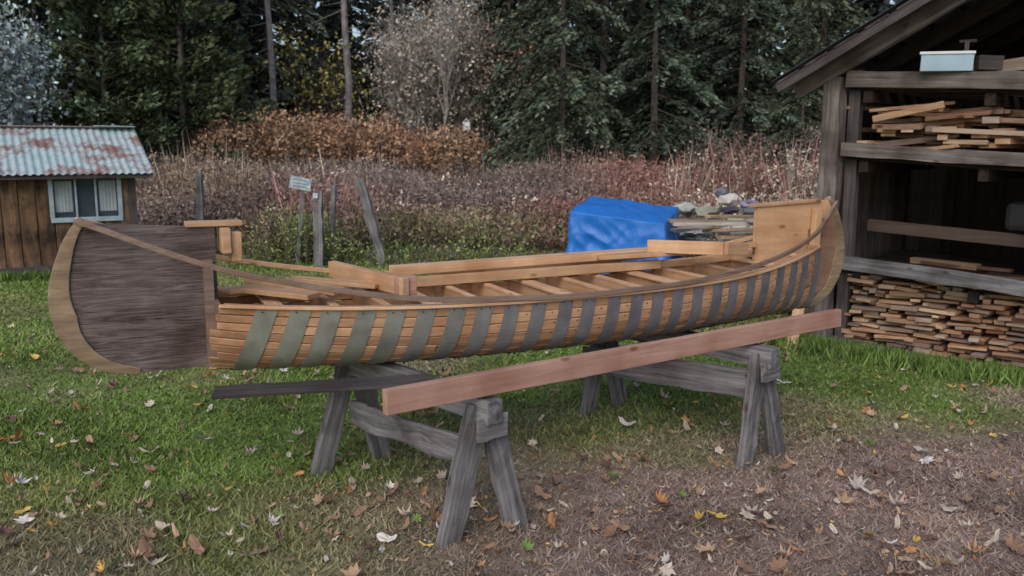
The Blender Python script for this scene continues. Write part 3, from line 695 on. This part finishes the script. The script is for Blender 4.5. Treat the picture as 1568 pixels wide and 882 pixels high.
def bushes(name,spots,nleaf,colf,size=(.06,.14),elong=1.8,mat=M_leaf):
    P=[];C=[];S=[];cs=[]
    for (x0,y0,rx,ry,h) in spots:
        n=int(nleaf*rx*h); th=rng.uniform(0,6.28,n);ph=rng.random(n);rr=rng.uniform(.55,1.0,n)
        lum=1+.35*np.sin(th*3+x0*5)*np.cos(ph*5)
        px=x0+rx*rr*np.cos(th)*np.sqrt(1-ph**2.2*.9);py=y0+ry*rr*np.sin(th)*np.sqrt(1-ph**2.2*.9);g=float(gz(np.array([x0]),np.array([y0]))[0])
        pz=g+h*ph*(.75+.25*rr)*(1+.12*np.sin(th*4+y0))
        base=np.array(colf()); P.append(np.stack([px,py,pz],1)+rng.normal(size=(n,3))*.07)
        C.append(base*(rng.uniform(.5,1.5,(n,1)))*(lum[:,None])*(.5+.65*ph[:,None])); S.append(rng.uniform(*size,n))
        for k in range(int(10*rx)+4):
            a=rng.uniform(0,6.28);q=rng.uniform(0,.9); b=np.array([x0+rx*q*.4*math.cos(a),y0+ry*q*.4*math.sin(a),g]); tp=np.array([x0+rx*q*math.cos(a),y0+ry*q*math.sin(a),g+h*rng.uniform(.6,1.15)]); cs.append((b,tp,.014,.004))
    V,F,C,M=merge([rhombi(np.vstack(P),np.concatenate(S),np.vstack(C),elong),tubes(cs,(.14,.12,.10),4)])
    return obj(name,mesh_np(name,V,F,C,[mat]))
sp=[]
for i in range(52):
    x0=random.uniform(-10.5,-1.2); sp.append((x0,random.uniform(26.5,31),random.uniform(.8,1.5),1.0,random.uniform(1.9,2.5)*(1.0 if x0<-4 else .8)))
bushes('thicket',sp,400,lambda: random.choice([(.36,.215,.135),(.31,.185,.12),(.27,.195,.14),(.38,.24,.15)]),(.08,.18))
sp=[(random.uniform(5,15),random.uniform(20,30),random.uniform(.7,1.4),1,random.uniform(1.3,2.2)) for i in range(30)]
sp+=[(random.uniform(-19,-8.5),random.uniform(20,27),random.uniform(.7,1.3),1,random.uniform(.9,1.5)) for i in range(24)]
bushes('shrub_row',sp,240,lambda: random.choice([(.17,.14,.125),(.20,.16,.135),(.16,.12,.10)]),(.07,.15))
sp=[(-3.2+random.uniform(-.7,.8),12.2+random.uniform(-.5,.6),random.uniform(.15,.3),.25,random.uniform(.3,.8)) for i in range(18)]
sp+=[(random.uniform(-2.4,.4),12.3+random.uniform(-.5,.6),random.uniform(.2,.35),.25,random.uniform(.1,.3)) for i in range(26)]
bushes('weeds',sp,2200,lambda: random.choice([(.22,.30,.09),(.26,.31,.11),(.17,.24,.09),(.30,.27,.15)]),(.03,.07),2.6)
n=9000;k=rng.random(n)*3.2-.6; bx=k;by=-.12-np.abs(rng.normal(size=n))*.12
x=2.55+bx*.75+by*.66;y=6.9-bx*.66+by*.75
k2=rng.random(4000)*-4; x=np.r_[x,-4.97+k2*.85+.527*.08];y=np.r_[y,11.28+k2*.527-.1-np.abs(rng.normal(size=4000))*.08]; n=len(x)
h=rng.uniform(.05,.14,n);d=np.stack([rng.normal(size=n)*.35,rng.normal(size=n)*.35,np.ones(n)],1)
V,F,C=rhombi(np.stack([x,y,gz(x,y)+h*.4],1),h*1.3,np.array([.13,.20,.055])*rng.uniform(.5,1.8,(n,1)),11,d,.3)
obj('grass_tufts',mesh_np('grass_tufts',V,F,C,[M_grass]))

def conifer(seed,h,r,dens,col,droop=.35,base=.04,cedar=False,tw=1.0,sz=(.10,.26)):
    g=np.random.default_rng(seed); nbk=int(150*tw); zf=base+(1-base)*g.random(nbk)**(1.15); az=g.uniform(0,6.283,nbk)
    L=r*(1-zf)**(.5 if cedar else .75)*g.uniform(.5,1.25,nbk)+.1
    el=g.uniform(-.15,.25,nbk)+(.5 if cedar else 0)
    cb=g.uniform(.55,1.6,nbk)
    n=int(dens); bi=g.choice(nbk,n,p=L/L.sum()); u=g.random(n)**.55
    lat=g.normal(size=n)*.22*L[bi]*(1.15-u)
    ca,sa=np.cos(az[bi]),np.sin(az[bi]); rad=L[bi]*u
    px=ca*rad-sa*lat;py=sa*rad+ca*lat
    pz=zf[bi]*h+rad*np.tan(el[bi])*.6-droop*L[bi]*u**1.7-np.abs(lat)*.35-g.random(n)*.22*(1 if not cedar else 1.8)
    c=np.stack([px,py,np.maximum(pz,.02)],1)
    d=np.stack([ca-sa*np.sign(lat)*.7,sa+ca*np.sign(lat)*.7,np.full(n,-.5 if not cedar else .6)],1)
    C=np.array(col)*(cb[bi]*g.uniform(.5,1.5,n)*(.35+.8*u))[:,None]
    tipg=(g.random(n)<.08)[:,None]; C=np.where(tipg,C*1.5+.01,C)
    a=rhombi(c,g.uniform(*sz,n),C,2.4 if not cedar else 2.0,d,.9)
    segs=[((0,0,0),(0.05,0,h*.5),.15*h/12,.09*h/12),((0.05,0,h*.5),(0,0,h),.09*h/12,.01)]
    for i in range(nbk):
        z0=zf[i]*h; q=.85*L[i]
        segs.append(((0,0,z0),(math.cos(az[i])*q,math.sin(az[i])*q,z0+q*math.tan(el[i])*.6-droop*L[i]*.75),.02,.006))
    b=tubes(segs,(.10,.085,.075),4)
    V,F,C,M=merge([a,b]); return mesh_np('conifer_mesh',V,F,C,[M_leaf,M_bark],M)
spr=[conifer(11,11,2.9,14000,(.094,.120,.082),.45,.03,tw=1.1),conifer(12,10,2.6,13000,(.084,.112,.082),.5,.03,tw=1.1),conifer(13,12,3.0,14000,(.080,.104,.078),.4,.03,tw=1.1)]
ced=[conifer(21,10,2.2,15000,(.108,.140,.070),.1,.02,True),conifer(22,9,2.0,13000,(.094,.128,.070),.1,.02,True)]
def gza(x,y): return float(gz(np.array([float(x)]),np.array([float(y)]))[0])
def place(name,me,x,y,s=1,rz=None):
    return obj(name,me,None,(x,y,gza(x,y)-.05),random.uniform(0,6.28) if rz is None else rz,(s,s,s*random.uniform(.92,1.1)))
for (x,y,s,k) in ((1.6,27,1.0,0),(4.6,28,1.05,1),(7.6,29,1.05,2),(10.6,30,1.1,0),(6.2,31,1.2,2),(.3,33,1.05,1),(13.5,28,1.1,1),(3.2,31,1.2,2),(9.0,27,.6,0),(11.6,25.5,.55,1)):
    place('spruce_tree',spr[k],x,y,s)
for (x,y,s,k) in ((-14.6,27,1.1,0),(-12.4,26.5,1.05,1),(-10.4,27.5,1.1,0),(-16.8,26,1.1,1),(-13.4,29.5,1.3,1),(-11.2,30,1.3,0)):
    place('cedar_tree',ced[k],x,y,s)
df=empty('distant_forest'); 
far=[conifer(31,15,2.9,7000,(.074,.094,.076),.4,.1,False,.8,(.2,.42)),conifer(32,16,3.0,7000,(.066,.088,.080),.45,.05,False,.8,(.2,.42)),conifer(33,13,2.6,6500,(.092,.110,.076),.3,.03,True,.8,(.2,.4))]
for row,yy in enumerate((36,40.5,46,53)):
    xx=-.74*yy
    while xx<.70*yy:
        if not(row==0 and -9.5<xx<-1.5):
            obj('distant_conifer',random.choice(far),df,(xx+random.uniform(-.8,.8),yy+random.uniform(-1.5,1.5),gza(xx,yy)-.1),random.uniform(0,6.28),random.uniform(.85,1.2))
        xx+=random.uniform(2.2,3.6)+row*.15
sp=[(random.uniform(-26,26),random.uniform(33,37),random.uniform(1.2,2.2),1.2,random.uniform(1.8,3.4)) for i in range(46)]
bushes('forest_undergrowth',sp,100,lambda: random.choice([(.085,.09,.065),(.12,.10,.08),(.07,.08,.06)]),(.14,.32))
def grow(g,p,d,L,r,depth,segs,tips,up=.12,split=3,sp_=.45):
    p1=p+d*L; segs.append((p,p1,r,r*.68))
    if depth==0: tips.append(p1); return
    for k in range(split if g.random()<.75 else split-1):
        nd=d+g.normal(size=3)*sp_; nd[2]+=up; nd/=np.linalg.norm(nd)
        q=p+d*L*(1.0 if k==0 else g.uniform(.45,1.0))
        grow(g,q,nd,L*g.uniform(.62,.88),r*.6,depth-1,segs,tips,up,split,sp_)
def bare(name,seed,h,x,y,bark,twig,leafc=None,nt_=9000,nl=0,depth=6,lsz=(.05,.12),tsz=(.25,.6),up=.12,sp_=.45,low=0):
    g=np.random.default_rng(seed);segs=[];tips=[]
    for s_ in range(3):
        d=np.array([g.normal()*.12,g.normal()*.12,1.]);d/=np.linalg.norm(d)
        grow(g,np.array([g.normal()*.3,g.normal()*.3,0]),d,h*.27*g.uniform(.6,1),.009*h,depth-1 if s_ else depth,segs,tips,up,3,sp_)
    tips=np.array(tips)
    if low:
        k=low; ex=np.stack([g.normal(size=k)*.75,g.normal(size=k)*.75,g.uniform(.08,.7,k)*h],1); tips=np.vstack([tips,ex])
    parts=[tubes(segs,bark,4)]
    i=g.integers(0,len(tips),nt_); c=tips[i]+g.normal(size=(nt_,3))*.3; dd=g.normal(size=(nt_,3))*.6+np.array([0,0,.6])
    parts.append(rhombi(c,g.uniform(*tsz,nt_),np.array(twig)*g.uniform(.6,1.4,(nt_,1)),26,dd,.4))
    mats=[M_bark,M_leaf]
    if nl:
        i=g.integers(0,len(tips),nl); c=tips[i]+g.normal(size=(nl,3))*.38
        cl=g.uniform(.5,1.5,len(tips))[i]
        parts.append(rhombi(c,g.uniform(*lsz,nl),np.array(leafc)*(g.uniform(.6,1.4,nl)*cl)[:,None],1.6)); mats.append(M_leaf)
    V,F,C,M=merge(parts); return obj(name,mesh_np(name,V,F,C,mats,M),None,(x,y,gza(x,y)-.05))
bare('birch_tree',5,8.5,-3.5,32.5,(.42,.40,.37),(.32,.30,.27),(.41,.37,.31),6000,6500,up=.4,sp_=.4,low=450,lsz=(.08,.17))
bare('birch_tree',6,8.0,-1.7,33,(.40,.37,.35),(.29,.26,.23),(.38,.33,.27),5000,6000,up=.35,sp_=.4,low=450,lsz=(.08,.17))
bare('maple_tree',8,7.5,-7.4,35.5,(.10,.085,.075),(.10,.08,.07),(.40,.36,.11),1500,1600,lsz=(.12,.24))
bare('maple_tree',9,7.0,.0,33.5,(.10,.085,.075),(.16,.13,.11),(.34,.22,.14),3000,1500,lsz=(.1,.2),up=.3,sp_=.35,low=120)
bare('willow_tree',14,5.6,-12.7,20,(.14,.13,.12),(.28,.31,.31),(.37,.46,.46),2500,13000,lsz=(.07,.15),low=300,up=.3,sp_=.4)
def polepine(x,y,h,r,seed):
    g=np.random.default_rng(seed);segs=[];p=np.array([0,0,0.])
    for k in range(8):
        q=p+np.array([g.normal()*.05,g.normal()*.05,h/8]); segs.append((p,q,r*(1-k*.08),r*(1-(k+1)*.08)));p=q
    for k in range(60):
        z=g.uniform(.2,.95)*h;a=g.uniform(0,6.28);l=g.uniform(.3,1.6);segs.append(((0,0,z),(math.cos(a)*l,math.sin(a)*l,z-g.uniform(-.1,.5)*l),.02,.005))
    t=tubes(segs,(.24,.225,.225),7); n=2500; zz=h*(.72+.28*g.random(n));a=g.uniform(0,6.28,n);rr=g.random(n)**.5*1.9*(1.05-(zz/h-.72)/.28)
    c=np.stack([np.cos(a)*rr,np.sin(a)*rr,zz-.2*rr],1); f=rhombi(c,g.uniform(.15,.35,n),np.array([.06,.09,.05])*g.uniform(.5,1.5,(n,1)),2.4)
    V,F,C,M=merge([t,f]);obj('pine_tree',mesh_np('pine_tree',V,F,C,[M_bark,M_leaf],M),None,(x,y,gza(x,y)-.05))
polepine(-9.1,33,15,.15,3);polepine(-6.3,33.5,15,.16,4);polepine(-5.0,37,15,.1,5);polepine(2.0,36,15,.12,6);polepine(-11.0,36,15,.12,16)

# ---------------- light, world, camera
w=bpy.data.worlds.new('World');sc.world=w;w.use_nodes=True;nt=w.node_tree
sky=nt.nodes.new('ShaderNodeTexSky');sky.sky_type='NISHITA';sky.sun_disc=False;EL=math.radians(40);AZ=math.radians(200)
sky.sun_elevation=EL;sky.sun_rotation=AZ;sky.air_density=1.0;sky.dust_density=2.5
bg=nt.nodes['Background'];nt.links.new(sky.outputs[0],bg.inputs[0]);bg.inputs[1].default_value=.15
sd=bpy.data.lights.new('sun','SUN');sd.energy=.95;sd.angle=math.radians(50);sd.color=(1,.96,.92);so=bpy.data.objects.new('sun',sd);link(so)
D_=Vector((math.sin(AZ)*math.cos(EL),math.cos(AZ)*math.cos(EL),math.sin(EL)));so.rotation_euler=D_.to_track_quat('Z','Y').to_euler()
cd=bpy.data.cameras.new('camera');cd.lens=30;cd.sensor_width=36;cd.clip_end=1500;cam=bpy.data.objects.new('camera',cd);link(cam)
cd.dof.use_dof=True;cd.dof.focus_distance=4.0;cd.dof.aperture_fstop=4.0
cam.location=(0,0,1.6);cam.rotation_euler=(math.radians(90-9.2),0,0);sc.camera=cam
